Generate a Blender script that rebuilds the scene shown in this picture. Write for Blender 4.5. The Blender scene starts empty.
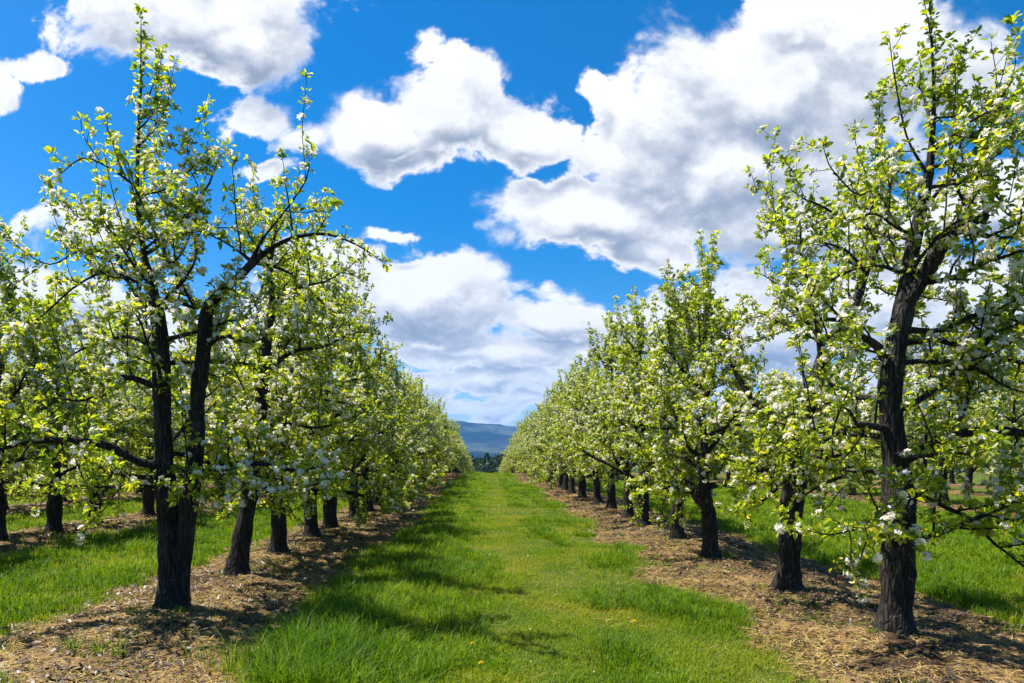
import bpy, math, random
import numpy as np
from mathutils import Vector

R = math.radians
scene = bpy.context.scene
col = scene.collection
H_CAM = 1.6                       # eye height in metres
FPX = 683.0                       # focal length in pixels of a 1024 px wide frame (24 mm on 36 mm)
VX, VY = 485.0, 455.0             # where the rows and the horizon meet

# ------------------------------------------------------------------ small helpers
def at(px, py, Y):
    """point at depth Y seen at a pixel of the photograph"""
    return ((px - VX) * Y / FPX, Y, H_CAM - (py - VY) * Y / FPX)

def tag(o, label=None, cat=None, group=None, kind=None):
    if label: o['label'] = label
    if cat: o['category'] = cat
    if group: o['group'] = group
    if kind: o['kind'] = kind
    return o

def empty(name, loc, rz=0.0):
    o = bpy.data.objects.new(name, None)
    o.empty_display_size = 0.3
    o.location = loc
    o.rotation_euler = (0, 0, rz)
    col.objects.link(o)
    return o

def link(name, mesh, parent=None):
    o = bpy.data.objects.new(name, mesh)
    col.objects.link(o)
    if parent is not None:
        o.parent = parent
    return o

def mesh_np(name, V, polys, mat, smooth=False):
    """V (n,3); polys a list of (m,k) index arrays"""
    me = bpy.data.meshes.new(name)
    V = np.asarray(V, np.float32)
    me.vertices.add(len(V))
    me.vertices.foreach_set('co', V.ravel())
    loops = np.concatenate([p.ravel() for p in polys]).astype(np.int32)
    totals = np.concatenate([np.full(len(p), p.shape[1], np.int32) for p in polys])
    starts = np.concatenate([[0], np.cumsum(totals)[:-1]]).astype(np.int32)
    me.loops.add(len(loops))
    me.loops.foreach_set('vertex_index', loops)
    me.polygons.add(len(totals))
    me.polygons.foreach_set('loop_start', starts)
    try:
        me.polygons.foreach_set('loop_total', totals)
    except Exception:
        pass
    me.polygons.foreach_set('use_smooth', np.full(len(totals), smooth, bool))
    me.materials.append(mat)
    me.update(calc_edges=True)
    return me

def unit(v):
    n = np.linalg.norm(v, axis=-1, keepdims=True)
    return v / np.maximum(n, 1e-9)

_hr = np.random.default_rng(5).random((256, 256))
def vnoise(x, y):
    x = np.asarray(x, float); y = np.asarray(y, float)
    xi = np.floor(x).astype(int); yi = np.floor(y).astype(int)
    fx = x - xi; fy = y - yi
    fx = fx * fx * (3 - 2 * fx); fy = fy * fy * (3 - 2 * fy)
    a = _hr[xi & 255, yi & 255]; b = _hr[(xi + 1) & 255, yi & 255]
    c = _hr[xi & 255, (yi + 1) & 255]; d = _hr[(xi + 1) & 255, (yi + 1) & 255]
    return (a * (1 - fx) + b * fx) * (1 - fy) + (c * (1 - fx) + d * fx) * fy
def fbm(x, y, n=3):
    s = 0; a = .5; t = 0
    for k in range(n):
        s = s + a * vnoise(x * 2 ** k + 17.3 * k, y * 2 ** k + 9.1 * k); t += a; a *= .5
    return s / t
def sstep(a, b, x):
    t = np.clip((x - a) / (b - a), 0, 1)
    return t * t * (3 - 2 * t)

# ------------------------------------------------------------------ layout of the orchard
ROWS_X = {'L1': -3.17, 'R1': 3.48, 'L2': -8.55, 'L3': -13.6, 'L4': -18.8, 'R2': 13.9, 'R3': 19.4, 'R4': 25.0}
STRIP_X = {**ROWS_X, 'L1': -2.86, 'R1': 3.58}      # the bare strips lie a little off the trunks
ROW_LIST = np.array(sorted(STRIP_X.values()))
ROW_TRUNKS = np.array(sorted(ROWS_X.values()))

def strip_d(x):
    """distance to the nearest tree row"""
    return np.min(np.abs(np.asarray(x)[..., None] - ROW_LIST), axis=-1)

def profile(y):
    y = np.asarray(y, float)
    s = np.clip(y - 52, 0, None)
    z = -np.where(s < 60, .0009 * s * s, .0009 * 60 * 60 + .108 * (s - 60))
    z = np.maximum(z, -9.0 - 4.0 * (1 - np.exp(-s / 600)))
    return z

def bare(x, y):
    """1 on the bare strips under the trees, 0 in the grass lanes, ragged between"""
    d = strip_d(x)
    edge = np.where(np.abs(x) < 6, 1.26, 1.02) + 1.0 * (fbm(x * .9 + 40, y * .7 + 11, 3) - .5) + .7 * (fbm(x * 3.2, y * 2.6, 2) - .5)
    return sstep(edge + .30, edge - .30, d)

def gz(x, y):
    x = np.asarray(x, float); y = np.asarray(y, float)
    d = np.min(np.abs(np.asarray(x)[..., None] - ROW_TRUNKS), axis=-1)
    z = profile(y)
    near = np.clip(1 - (y - 40) / 60, 0, 1)
    z = z + .07 * np.exp(-(d / .75) ** 2) * near
    z = z + near * (.07 * (fbm(x * .45, y * .45, 2) - .5) + .035 * (fbm(x * 2.1 + 5, y * 2.1, 2) - .5))
    return z

# ------------------------------------------------------------------ node helpers
class NT:
    def __init__(self, tree):
        self.t = tree
        self.t.nodes.clear()
    def n(self, typ, **kw):
        nd = self.t.nodes.new(typ)
        for k, v in kw.items():
            if k.startswith('_'):
                setattr(nd, k[1:], v)
        return nd
    def l(self, a, b):
        self.t.links.new(a, b)
    def put(self, sock, v):
        if isinstance(v, bpy.types.NodeSocket): self.l(v, sock)
        else: sock.default_value = v
    def math(self, op, a, b=None, c=None, clamp=False):
        nd = self.t.nodes.new('ShaderNodeMath'); nd.operation = op; nd.use_clamp = clamp
        self.put(nd.inputs[0], a)
        if b is not None: self.put(nd.inputs[1], b)
        if c is not None: self.put(nd.inputs[2], c)
        return nd.outputs[0]
    def vmath(self, op, a, b=None, out=0):
        nd = self.t.nodes.new('ShaderNodeVectorMath'); nd.operation = op
        self.put(nd.inputs[0], a)
        if b is not None:
            self.put(nd.inputs[3 if op == 'SCALE' else 1], b)
        return nd.outputs[out]
    def mapr(self, v, a, b, c=0.0, d=1.0, smooth=True):
        nd = self.t.nodes.new('ShaderNodeMapRange')
        nd.interpolation_type = 'SMOOTHSTEP' if smooth else 'LINEAR'
        self.put(nd.inputs[0], v)
        for i, q in enumerate((a, b, c, d)): self.put(nd.inputs[1 + i], q)
        return nd.outputs[0]
    def mix(self, f, a, b, typ='MIX'):
        nd = self.t.nodes.new('ShaderNodeMix'); nd.data_type = 'RGBA'; nd.blend_type = typ
        self.put(nd.inputs[0], f)
        for s, v in ((nd.inputs[6], a), (nd.inputs[7], b)):
            if isinstance(v, tuple) and len(v) == 3: v = v + (1,)
            self.put(s, v)
        return nd.outputs[2]
    def noise(self, vec, scale, detail=3, rough=.55, dist=0.0, dim='3D'):
        nd = self.t.nodes.new('ShaderNodeTexNoise'); nd.noise_dimensions = dim
        if vec is not None: self.l(vec, nd.inputs['Vector'])
        nd.inputs['Scale'].default_value = scale; nd.inputs['Detail'].default_value = detail
        nd.inputs['Roughness'].default_value = rough; nd.inputs['Distortion'].default_value = dist
        return nd.outputs['Fac']
    def ramp(self, f, stops):
        nd = self.t.nodes.new('ShaderNodeValToRGB')
        e = nd.color_ramp.elements
        while len(e) < len(stops): e.new(.5)
        for k, (p, c) in enumerate(stops):
            e[k].position = p; e[k].color = tuple(c) + (1,)
        self.put(nd.inputs[0], f)
        return nd.outputs[0]

def new_mat(name):
    m = bpy.data.materials.new(name); m.use_nodes = True
    return m, NT(m.node_tree)

def leafy(name, stops, trans, gloss=.05, tmix=.45, rough=.45, noise_amt=.0, noise_scale=.5):
    """thin two-sided foliage: diffuse + translucent + a little gloss, one random tone for each leaf"""
    m, g = new_mat(name)
    rnd = g.n('ShaderNodeNewGeometry').outputs['Random Per Island']
    if noise_amt:
        pos = g.n('ShaderNodeNewGeometry').outputs['Position']
        nz = g.noise(pos, noise_scale, 2)
        f = g.math('ADD', g.math('MULTIPLY', rnd, 1 - noise_amt), g.math('MULTIPLY', g.mapr(nz, .3, .7), noise_amt))
    else:
        f = rnd
    c = g.ramp(f, stops)
    tc = g.mix(1.0, c, trans, 'MULTIPLY')
    d = g.n('ShaderNodeBsdfDiffuse'); g.l(c, d.inputs[0])
    t = g.n('ShaderNodeBsdfTranslucent'); g.l(tc, t.inputs[0])
    mx = g.n('ShaderNodeMixShader'); mx.inputs[0].default_value = tmix
    g.l(d.outputs[0], mx.inputs[1]); g.l(t.outputs[0], mx.inputs[2])
    gl = g.n('ShaderNodeBsdfGlossy'); gl.inputs['Roughness'].default_value = rough
    gl.inputs[0].default_value = (1, 1, 1, 1)
    m2 = g.n('ShaderNodeMixShader'); m2.inputs[0].default_value = gloss
    g.l(mx.outputs[0], m2.inputs[1]); g.l(gl.outputs[0], m2.inputs[2])
    out = g.n('ShaderNodeOutputMaterial'); g.l(m2.outputs[0], out.inputs[0])
    return m

# ------------------------------------------------------------------ materials
M = {}
M['leaf'] = leafy('pear_leaf', [(0, (.085, .15, .008)), (.35, (.182, .25, .012)), (.7, (.295, .335, .016)), (1, (.42, .40, .028))],
                  (2.0, 1.95, 1.1), gloss=.028, tmix=.55)
M['petal'] = leafy('white_petal', [(0, (.84, .76, .66)), (.5, (.92, .87, .78)), (1, (.94, .91, .84))], (1.0, 1.0, .97), gloss=.02, tmix=.48)
M['grass'] = leafy('grass_blade', [(0, (.08, .18, .005)), (.4, (.15, .24, .007)), (.75, (.23, .275, .012)), (1, (.34, .31, .05))],
                   (1.8, 1.6, 1.0), gloss=.012, tmix=.42, rough=.55, noise_amt=.6, noise_scale=.8)
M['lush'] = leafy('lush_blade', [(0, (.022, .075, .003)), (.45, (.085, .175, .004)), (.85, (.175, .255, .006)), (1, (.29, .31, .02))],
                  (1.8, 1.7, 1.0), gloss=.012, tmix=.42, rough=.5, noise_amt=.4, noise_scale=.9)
M['straw'] = leafy('dry_straw', [(0, (.14, .08, .026)), (.4, (.32, .20, .066)), (.8, (.52, .35, .12)), (1, (.66, .50, .20))], (1, .9, .7), gloss=.03, tmix=.15)
M['litter'] = leafy('dead_leaf', [(0, (.02, .013, .009)), (.55, (.055, .035, .022)), (.85, (.13, .08, .042)), (1, (.27, .185, .10))], (1, .8, .6), gloss=.04, tmix=.1)
M['wood_far'] = leafy('distant_leaf', [(0, (.018, .04, .012)), (1, (.05, .085, .02))], (1.2, 1.2, 1), gloss=.02, tmix=.25)
M['yellow'] = leafy('yellow_floret', [(0, (.75, .5, .01)), (1, (.85, .66, .02))], (1, .9, .5), gloss=.02, tmix=.2)

def bark():
    m, g = new_mat('bark')
    tc = g.n('ShaderNodeTexCoord').outputs['Object']
    mp = g.n('ShaderNodeMapping'); g.l(tc, mp.inputs[0]); mp.inputs['Scale'].default_value = (1, 1, .14)
    vo = g.n('ShaderNodeTexVoronoi', _feature='DISTANCE_TO_EDGE'); g.l(mp.outputs[0], vo.inputs['Vector'])
    vo.inputs['Scale'].default_value = 30
    warp = g.noise(mp.outputs[0], 30, 5, .65)
    plates = g.mapr(g.math('ADD', vo.outputs['Distance'], g.math('MULTIPLY', warp, .5)), .2, .56)
    big = g.noise(tc, 3.2, 4, .6)
    fine = g.noise(tc, 90, 3, .6)
    c = g.mix(plates, (.007, .0055, .0045), (.044, .034, .028))
    c = g.mix(g.mapr(big, .52, .72), c, (.058, .049, .042))
    c = g.mix(g.mapr(fine, .6, .78), c, (.10, .088, .074))
    lich = g.noise(tc, 11, 5, .7)
    c = g.mix(g.mapr(lich, .60, .68), c, (.115, .115, .085))
    b = g.n('ShaderNodeBsdfPrincipled'); g.l(c, b.inputs['Base Color'])
    b.inputs['Roughness'].default_value = .85
    b.inputs['Specular IOR Level'].default_value = .25
    hgt = g.math('ADD', plates, g.math('MULTIPLY', fine, .35))
    bp = g.n('ShaderNodeBump'); bp.inputs['Strength'].default_value = .9; bp.inputs['Distance'].default_value = .02
    g.l(hgt, bp.inputs['Height']); g.l(bp.outputs[0], b.inputs['Normal'])
    out = g.n('ShaderNodeOutputMaterial'); g.l(b.outputs[0], out.inputs[0])
    return m
M['bark'] = bark()

def ground_mat(name, kind):
    m, g = new_mat(name)
    pos = g.n('ShaderNodeNewGeometry').outputs['Position']
    n1 = g.noise(pos, 1.3, 5, .6); n2 = g.noise(pos, 14, 4, .65); n3 = g.noise(pos, 70, 3, .6)
    if kind == 'grass':
        c = g.mix(g.mapr(n1, .35, .68), (.040, .075, .008), (.11, .12, .016))
        c = g.mix(g.mapr(n2, .5, .75), c, (.06, .05, .022))
        far = g.n('ShaderNodeSeparateXYZ'); g.l(pos, far.inputs[0])
        patch = g.noise(pos, .006, 3, .5)
        cf = g.ramp(patch, [(.35, (.05, .09, .03)), (.5, (.10, .13, .045)), (.62, (.16, .15, .07))])
        c = g.mix(g.mapr(far.outputs[1], 120, 260), c, cf)
    else:
        c = g.mix(g.mapr(n1, .38, .62), (.034, .021, .011), (.22, .14, .055))
        c = g.mix(g.mapr(n2, .48, .66), c, (.022, .014, .010))
        c = g.mix(g.mapr(n3, .55, .75), c, (.26, .17, .085))
    b = g.n('ShaderNodeBsdfPrincipled'); g.l(c, b.inputs['Base Color'])
    b.inputs['Roughness'].default_value = .95; b.inputs['Specular IOR Level'].default_value = .1
    bp = g.n('ShaderNodeBump'); bp.inputs['Strength'].default_value = .8; bp.inputs['Distance'].default_value = .04
    g.l(g.math('ADD', n2, g.math('MULTIPLY', n3, .5)), bp.inputs['Height']); g.l(bp.outputs[0], b.inputs['Normal'])
    out = g.n('ShaderNodeOutputMaterial'); g.l(b.outputs[0], out.inputs[0])
    return m
M['turf'] = ground_mat('turf_ground', 'grass')
M['soil'] = ground_mat('strip_soil', 'soil')

def hill_mat():
    m, g = new_mat('hill_forest')
    pos = g.n('ShaderNodeNewGeometry').outputs['Position']
    n1 = g.noise(pos, .0022, 4, .55); n2 = g.noise(pos, .02, 3, .6)
    c = g.mix(g.mapr(n1, .42, .6), (.004, .011, .011), (.055, .070, .050))
    c = g.mix(g.mapr(n2, .5, .7), c, (.012, .022, .016))
    b = g.n('ShaderNodeBsdfDiffuse'); g.l(c, b.inputs[0])
    out = g.n('ShaderNodeOutputMaterial'); g.l(b.outputs[0], out.inputs[0])
    return m
M['hill'] = hill_mat()

# ------------------------------------------------------------------ sun and sky
SUN_DIR = np.array([-.95, .30, 0.0]); SUN_DIR /= np.linalg.norm(SUN_DIR)
ELEV = R(63)
sdir = Vector((SUN_DIR[0] * math.cos(ELEV), SUN_DIR[1] * math.cos(ELEV), math.sin(ELEV)))
sun = bpy.data.lights.new('sun', 'SUN'); sun.energy = 3.9; sun.angle = R(.55); sun.color = (1.0, .955, .88)
so = bpy.data.objects.new('sun', sun); col.objects.link(so)
so.rotation_euler = (-sdir).to_track_quat('-Z', 'Y').to_euler(); so.location = (-30, 20, 40)

world = bpy.data.worlds.new('World'); scene.world = world; world.use_nodes = True
g = NT(world.node_tree)

def cloud_group():
    """cloud cover at a direction, given as (east over north, height over north)"""
    t = bpy.data.node_groups.new('cloud_cover', 'ShaderNodeTree')
    t.interface.new_socket('P', in_out='INPUT', socket_type='NodeSocketVector')
    t.interface.new_socket('D', in_out='OUTPUT', socket_type='NodeSocketFloat')
    t.interface.new_socket('S', in_out='OUTPUT', socket_type='NodeSocketFloat')
    k = NT(t)
    gi = k.n('NodeGroupInput'); go = k.n('NodeGroupOutput')
    P = gi.outputs[0]
    sp = k.n('ShaderNodeSeparateXYZ'); k.l(P, sp.inputs[0])
    w = k.math('ADD', sp.outputs[1], k.math('MULTIPLY', k.math('LOGARITHM', k.math('MAXIMUM', k.math('ADD', sp.outputs[1], .03), .01), math.e), .11))
    cb = k.n('ShaderNodeCombineXYZ'); k.l(sp.outputs[0], cb.inputs[0]); k.l(w, cb.inputs[1])
    Q = cb.outputs[0]
    # soft warp of the outlines
    wn = k.n('ShaderNodeTexNoise'); k.l(Q, wn.inputs['Vector']); wn.inputs['Scale'].default_value = 7; wn.inputs['Detail'].default_value = 3
    wv = k.vmath('SCALE', k.vmath('SUBTRACT', wn.outputs['Color'], (.5, .5, .5)), .10)
    PW = k.vmath('ADD', P, wv)
    # (px, py, rx, ry) of the cloud bodies, as directions
    B = [(190, 8, 150, 50), (248, 44, 76, 44), (5, 86, 18, 20), (45, 56, 40, 13),
         (258, 112, 42, 24), (310, 132, 46, 20), (385, 125, 70, 40), (445, 105, 66, 62), (520, 132, 60, 34), (415, 160, 48, 16),
         (665, 130, 74, 74), (760, 90, 130, 95), (885, 62, 125, 95), (730, 165, 150, 66), (590, 212, 108, 44), (650, 250, 90, 24), (800, 225, 150, 50), (1000, 200, 90, 50), (598, 84, 18, 16), (790, 8, 60, 20),
         (430, 300, 96, 50), (330, 300, 90, 52), (545, 320, 70, 34), (665, 334, 90, 32), (760, 330, 130, 60), (930, 320, 190, 70),
         (500, 352, 340, 16), (470, 378, 380, 14), (510, 402, 420, 13), (440, 335, 90, 18), (90, 224, 72, 24), (40, 292, 84, 34), (130, 350, 170, 50), (270, 165, 28, 9), (385, 243, 30, 10)]
    F = None
    for (px, py, rx, ry) in B:
        c = ((px - VX) / FPX, (VY - py) / FPX, 0)
        q = k.vmath('MULTIPLY', k.vmath('SUBTRACT', PW, c), (FPX / rx / .97, FPX / ry / .97, 0))
        f = k.math('SUBTRACT', 1.0, k.vmath('LENGTH', q, out=1))
        if ry < 32: f = k.math('MULTIPLY', f, .30 + .012 * ry)     # small clouds are thin and broken
        F = f if F is None else k.math('MAXIMUM', F, f)
    F0 = F
    F = k.math('MINIMUM', F, .62)
    n = k.noise(Q, 9, 8, .62, .25)
    vo = k.n('ShaderNodeTexVoronoi', _feature='F1', _normalize=True); k.l(k.vmath('ADD', Q, k.vmath('SCALE', wv, .35)), vo.inputs['Vector'])
    vo.inputs['Scale'].default_value = 22; vo.inputs['Detail'].default_value = 3; vo.inputs['Roughness'].default_value = .55
    puff = k.math('SUBTRACT', .5, vo.outputs['Distance'])
    D = k.math('ADD', F, k.math('ADD', k.math('MULTIPLY', k.math('SUBTRACT', n, .52), 1.7), k.math('MULTIPLY', puff, .70)))
    k.l(D, go.inputs[0])
    nz = k.math('ADD', k.math('MULTIPLY', n, 1.3), k.math('MULTIPLY', puff, .5))
    k.l(k.math('ADD', k.math('MULTIPLY', F0, .9), nz), go.inputs[1])
    return t
CG = cloud_group()

dirv = g.n('ShaderNodeTexCoord').outputs['Generated']
sx = g.n('ShaderNodeSeparateXYZ'); g.l(dirv, sx.inputs[0])
yy = g.math('MAXIMUM', sx.outputs[1], .12)
u = g.math('DIVIDE', sx.outputs[0], yy); v = g.math('DIVIDE', sx.outputs[2], yy)
cb = g.n('ShaderNodeCombineXYZ'); g.l(u, cb.inputs[0]); g.l(v, cb.inputs[1])
P = cb.outputs[0]
def cover(vec):
    nd = g.n('ShaderNodeGroup', _node_tree=CG); g.l(vec, nd.inputs[0]); return nd.outputs[0], nd.outputs[1]
D0, S0 = cover(P)
D1, S1 = cover(g.vmath('ADD', P, g.vmath('SCALE', (-.016, .048, 0), g.math('MINIMUM', g.math('MULTIPLY', g.math('ADD', v, .07), 2.6), 1.15))))
mask = g.mapr(D0, -.06, g.math('ADD', .17, g.math('MULTIPLY', g.mapr(g.noise(P, 5, 2), .42, .68), .34)))
soft = g.math('POWER', mask, 1.7)
# light scattered in the cloud: less where more of the cloud lies between it and the sun
thick = g.mapr(D0, .08, .50)
mott = g.noise(g.vmath('MULTIPLY', P, (1, 1.7, 1)), 8, 5, .6)
sh = g.math('MULTIPLY', g.mapr(g.math('SUBTRACT', S1, S0), -.44, .50), thick)
sh = g.math('ADD', sh, g.math('MULTIPLY', g.math('MULTIPLY', g.math('SUBTRACT', mott, .5), .45), thick), clamp=True)
ccol = g.ramp(sh, [(0, (1.0, 1.0, 1.0)), (.15, (.86, .87, .89)), (.45, (.62, .655, .71)), (.8, (.42, .47, .56)), (1, (.32, .375, .47))])
sky = g.n('ShaderNodeTexSky', _sky_type='NISHITA', _sun_disc=False, _sun_elevation=ELEV)
sky.sun_rotation = math.atan2(SUN_DIR[0], SUN_DIR[1])
sky.air_density = 1.0; sky.dust_density = .8; sky.ozone_density = 4.0
hs = g.n('ShaderNodeHueSaturation'); g.l(sky.outputs[0], hs.inputs['Color']); hs.inputs['Saturation'].default_value = 1.55
b1 = g.n('ShaderNodeBackground'); g.l(hs.outputs[0], b1.inputs[0]); b1.inputs[1].default_value = .056
b2 = g.n('ShaderNodeBackground'); g.l(ccol, b2.inputs[0]); b2.inputs[1].default_value = .385
ms = g.n('ShaderNodeMixShader'); g.l(soft, ms.inputs[0]); g.l(b1.outputs[0], ms.inputs[1]); g.l(b2.outputs[0], ms.inputs[2])
wo = g.n('ShaderNodeOutputWorld'); g.l(ms.outputs[0], wo.inputs[0])
world.cycles.sampling_method = 'MANUAL'; world.cycles.sample_map_resolution = 512

# ------------------------------------------------------------------ ground
def axis(segs):
    out = []
    for a, b, st in segs:
        out.append(np.arange(a, b, st))
    return np.concatenate(out + [np.array([segs[-1][1]])])

def grid_mesh(name, xs, ys, zf, mat, smooth=True, keep=None):
    X, Y = np.meshgrid(xs, ys)
    V = np.stack([X.ravel(), Y.ravel(), zf(X, Y).ravel()], 1)
    nx, ny = len(xs), len(ys)
    i = (np.arange(ny - 1)[:, None] * nx + np.arange(nx - 1)[None, :]).ravel()
    Q = np.stack([i, i + 1, i + nx + 1, i + nx], 1)
    if keep is not None:
        c = V[Q].mean(1); Q = Q[keep(c[:, 0], c[:, 1])]
    return mesh_np(name, V, [Q], mat, smooth)

xs = axis([(-6000, -1000, 1000), (-1000, -200, 100), (-200, -40, 10), (-40, -24, 1), (-24, 27, .25), (27, 45, 1), (45, 205, 10), (205, 1005, 100), (1005, 6005, 1000)])
ys = axis([(-400, -40, 60), (-40, 0, 2), (0, 3, .5), (3, 60, .25), (60, 140, 1), (140, 300, 10), (300, 1500, 100), (1500, 6500, 500)])
tag(link('ground', grid_mesh('ground', xs, ys, gz, M['turf'])), kind='structure')

# the mown-off earth strip under each row of trees: a ragged sheet lying on the ground
for key, x0 in STRIP_X.items():
    y1 = 138 if key in ('L1', 'R1') else 70
    xx = np.arange(x0 - 2.1, x0 + 2.101, .07); yv = axis([(3.2, 14, .08), (14, 40, .16), (40, y1, .4)])
    me = grid_mesh('soil_strip', xx, yv, lambda X, Y: gz(X, Y) + .004 + .075 * (vnoise(X * 5, Y * 5) + .5 * vnoise(X * 17, Y * 17) - .72) * (Y < 30) * bare(X, Y),
                   M['soil'], True, keep=lambda X, Y: bare(X, Y) > .22)
    tag(link('soil_strip', me), kind='structure')
# ------------------------------------------------------------------ grass, straw and litter on the ground
rng = np.random.default_rng(11)

def scatter(x0, x1, y0, y1, dens, fall=1.5, yref=8.0):
    """random spots, thinning with distance from the eye"""
    ymid = np.linspace(y0, y1, 400)
    w = dens * np.minimum(1, (yref / ymid)) ** fall
    n = int(w.mean() * (y1 - y0) * (x1 - x0))
    cdf = np.cumsum(w); cdf /= cdf[-1]
    y = np.interp(rng.random(n), cdf, ymid); x = x0 + (x1 - x0) * rng.random(n)
    vis = (np.abs(x * FPX / y + VX - 512) < 512 + 40)
    return x[vis], y[vis]

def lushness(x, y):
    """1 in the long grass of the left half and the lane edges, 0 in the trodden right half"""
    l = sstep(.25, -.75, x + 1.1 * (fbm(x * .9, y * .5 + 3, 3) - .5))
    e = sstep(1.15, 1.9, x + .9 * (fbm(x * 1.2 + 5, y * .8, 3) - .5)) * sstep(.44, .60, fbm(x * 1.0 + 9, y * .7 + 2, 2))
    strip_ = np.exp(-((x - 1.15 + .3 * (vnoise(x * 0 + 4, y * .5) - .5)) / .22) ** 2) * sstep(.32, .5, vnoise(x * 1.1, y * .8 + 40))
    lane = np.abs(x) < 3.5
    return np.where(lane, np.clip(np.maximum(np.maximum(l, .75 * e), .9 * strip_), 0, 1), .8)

def blades(x, y, h, w, lean=.5, a=None):
    n = len(x)
    if a is None: a = rng.random(n) * 2 * np.pi
    z = gz(x, y)
    d = np.stack([np.cos(a), np.sin(a)], 1)
    bl = h * lean * (.2 + rng.random(n) ** 1.5 * 1.2)
    px, py = -d[:, 1], d[:, 0]
    tw = w * .5
    b = np.stack([x, y, z - .005], 1)
    side = np.stack([px * tw, py * tw, 0 * tw], 1)
    mid = b + np.stack([d[:, 0] * bl * .3, d[:, 1] * bl * .3, h * .58], 1)
    tip = b + np.stack([d[:, 0] * bl, d[:, 1] * bl, h * (.98 - .25 * np.minimum(1, bl / h))], 1)
    V = np.stack([b - side, b + side, mid + side * .8, mid - side * .8, tip], 1).reshape(-1, 3)
    i = np.arange(n) * 5
    return V, np.stack([i, i + 1, i + 2, i + 3], 1), np.stack([i + 3, i + 2, i + 4], 1)

QF = 1.0
FEET = {x_: [] for x_ in ROWS_X.values()}
FEET[ROWS_X['L1']] = [6.75, 8.74, 10.6, 12.6, 14.2, 16.3]
FEET[ROWS_X['R1']] = [5.9, 7.75, 10.25, 12.4, 14.8]
FEET[ROWS_X['L2']] = [12.1, 13.4, 15.1]

def build_grass(name, areas, kind):
    Vs, Qs, Ts, off = [], [], [], 0
    for (x0, x1, y0, y1, dens, fall, wmul) in areas:
        if kind == 'short':
            x, y = scatter(x0, x1, y0, y1, dens * QF, fall)
            b = bare(x, y); lu = lushness(x, y)
            thin = sstep(.60, .42, fbm(x * .9 + 3, y * .7 + 21, 3)) * (1 - lu)
            keep = (rng.random(len(x)) > b * 1.03 - .04) & (rng.random(len(x)) > .62 * thin)
            x, y, b, lu = x[keep], y[keep], b[keep], lu[keep]
            h = (.030 + .045 * lu + .02 * vnoise(x * 5, y * 5)) * (.5 + .9 * rng.random(len(x)))
            w = .0050 * (1 + .5 * rng.random(len(x))) * np.maximum(1, y / 8.0) ** .8 * wmul
            V, Q, T = blades(x, y, h, w, .75)
        else:
            cx, cy = scatter(x0, x1, y0, y1, dens * QF, fall)      # one spot for each tussock
            lu = lushness(cx, cy); b = bare(cx, cy)
            feet = [(x_, y_) for x_ in ROWS_X.values() if x0 - 1 < x_ < x1 + 1 for y_ in FEET[x_]]
            keep = (rng.random(len(cx)) < lu * (.12 + .88 * sstep(.42, .58, fbm(cx * 1.7 + 31, cy * 1.3 + 8, 2)))) & (rng.random(len(cx)) > b * 1.02 - .03)
            cx, cy, lu, b = cx[keep], cy[keep], lu[keep], b[keep]
            fa = rng.random(len(feet) * 6) * 6.283; fr = .16 + .22 * rng.random(len(fa)) ** 2
            fx = np.repeat([f_[0] for f_ in feet], 6) + fr * np.cos(fa) if feet else np.zeros(0)
            fy = np.repeat([f_[1] for f_ in feet], 6) + fr * np.sin(fa) if feet else np.zeros(0)
            cx, cy = np.concatenate([cx, fx]), np.concatenate([cy, fy])
            lu, b = np.concatenate([lu, .2 + 0 * fx]), np.concatenate([b, .8 + 0 * fx])
            hc = (.08 + .17 * rng.random(len(cx)) ** 1.6) * (.55 + .45 * lu) * (1 - .45 * b)
            hc *= 1 + .75 * sstep(7.2, 5.0, cy) * sstep(-.5, -1.2, cx) * (cx > -3.5)
            nb = rng.integers(10, 26, len(cx)); i = np.repeat(np.arange(len(cx)), nb)
            g_ = np.maximum(1, cy[i] / 8.0) ** .55
            dx, dy = rng.normal(0, .030, len(i)) * g_, rng.normal(0, .030, len(i)) * g_
            x, y = cx[i] + dx, cy[i] + dy
            h = hc[i] * (.45 + .75 * rng.random(len(i))); w = .0056 * (1 + .4 * rng.random(len(i))) * np.maximum(1, y / 8.0) ** .8 * wmul
            V, Q, T = blades(x, y, h, w, .8, np.arctan2(dy, dx) + rng.normal(0, .7, len(i)))
        Vs.append(V); Qs.append(Q + off); Ts.append(T + off); off += len(V)
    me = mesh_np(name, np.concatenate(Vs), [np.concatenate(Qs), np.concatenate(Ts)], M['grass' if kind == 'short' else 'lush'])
    print(name, off // 5)
    return tag(link(name, me), kind='stuff')

build_grass('grass', [(-3.2, 3.5, 4.3, 70, 5200, 1.55, 1.0),
                      (-8.0, -3.6, 5.0, 40, 1500, 1.4, 1.15), (-13, -8.8, 9, 40, 1000, 1.4, 1.2), (-18.2, -14, 14, 40, 700, 1.3, 1.3),
                      (3.9, 13.3, 4.3, 40, 1500, 1.4, 1.15), (14.3, 19, 15, 40, 700, 1.3, 1.3)], 'short')
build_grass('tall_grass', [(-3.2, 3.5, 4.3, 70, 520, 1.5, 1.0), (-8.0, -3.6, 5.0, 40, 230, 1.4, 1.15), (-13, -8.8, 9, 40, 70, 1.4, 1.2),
                           (3.9, 13.3, 4.3, 40, 200, 1.4, 1.15)], 'tall')

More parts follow.
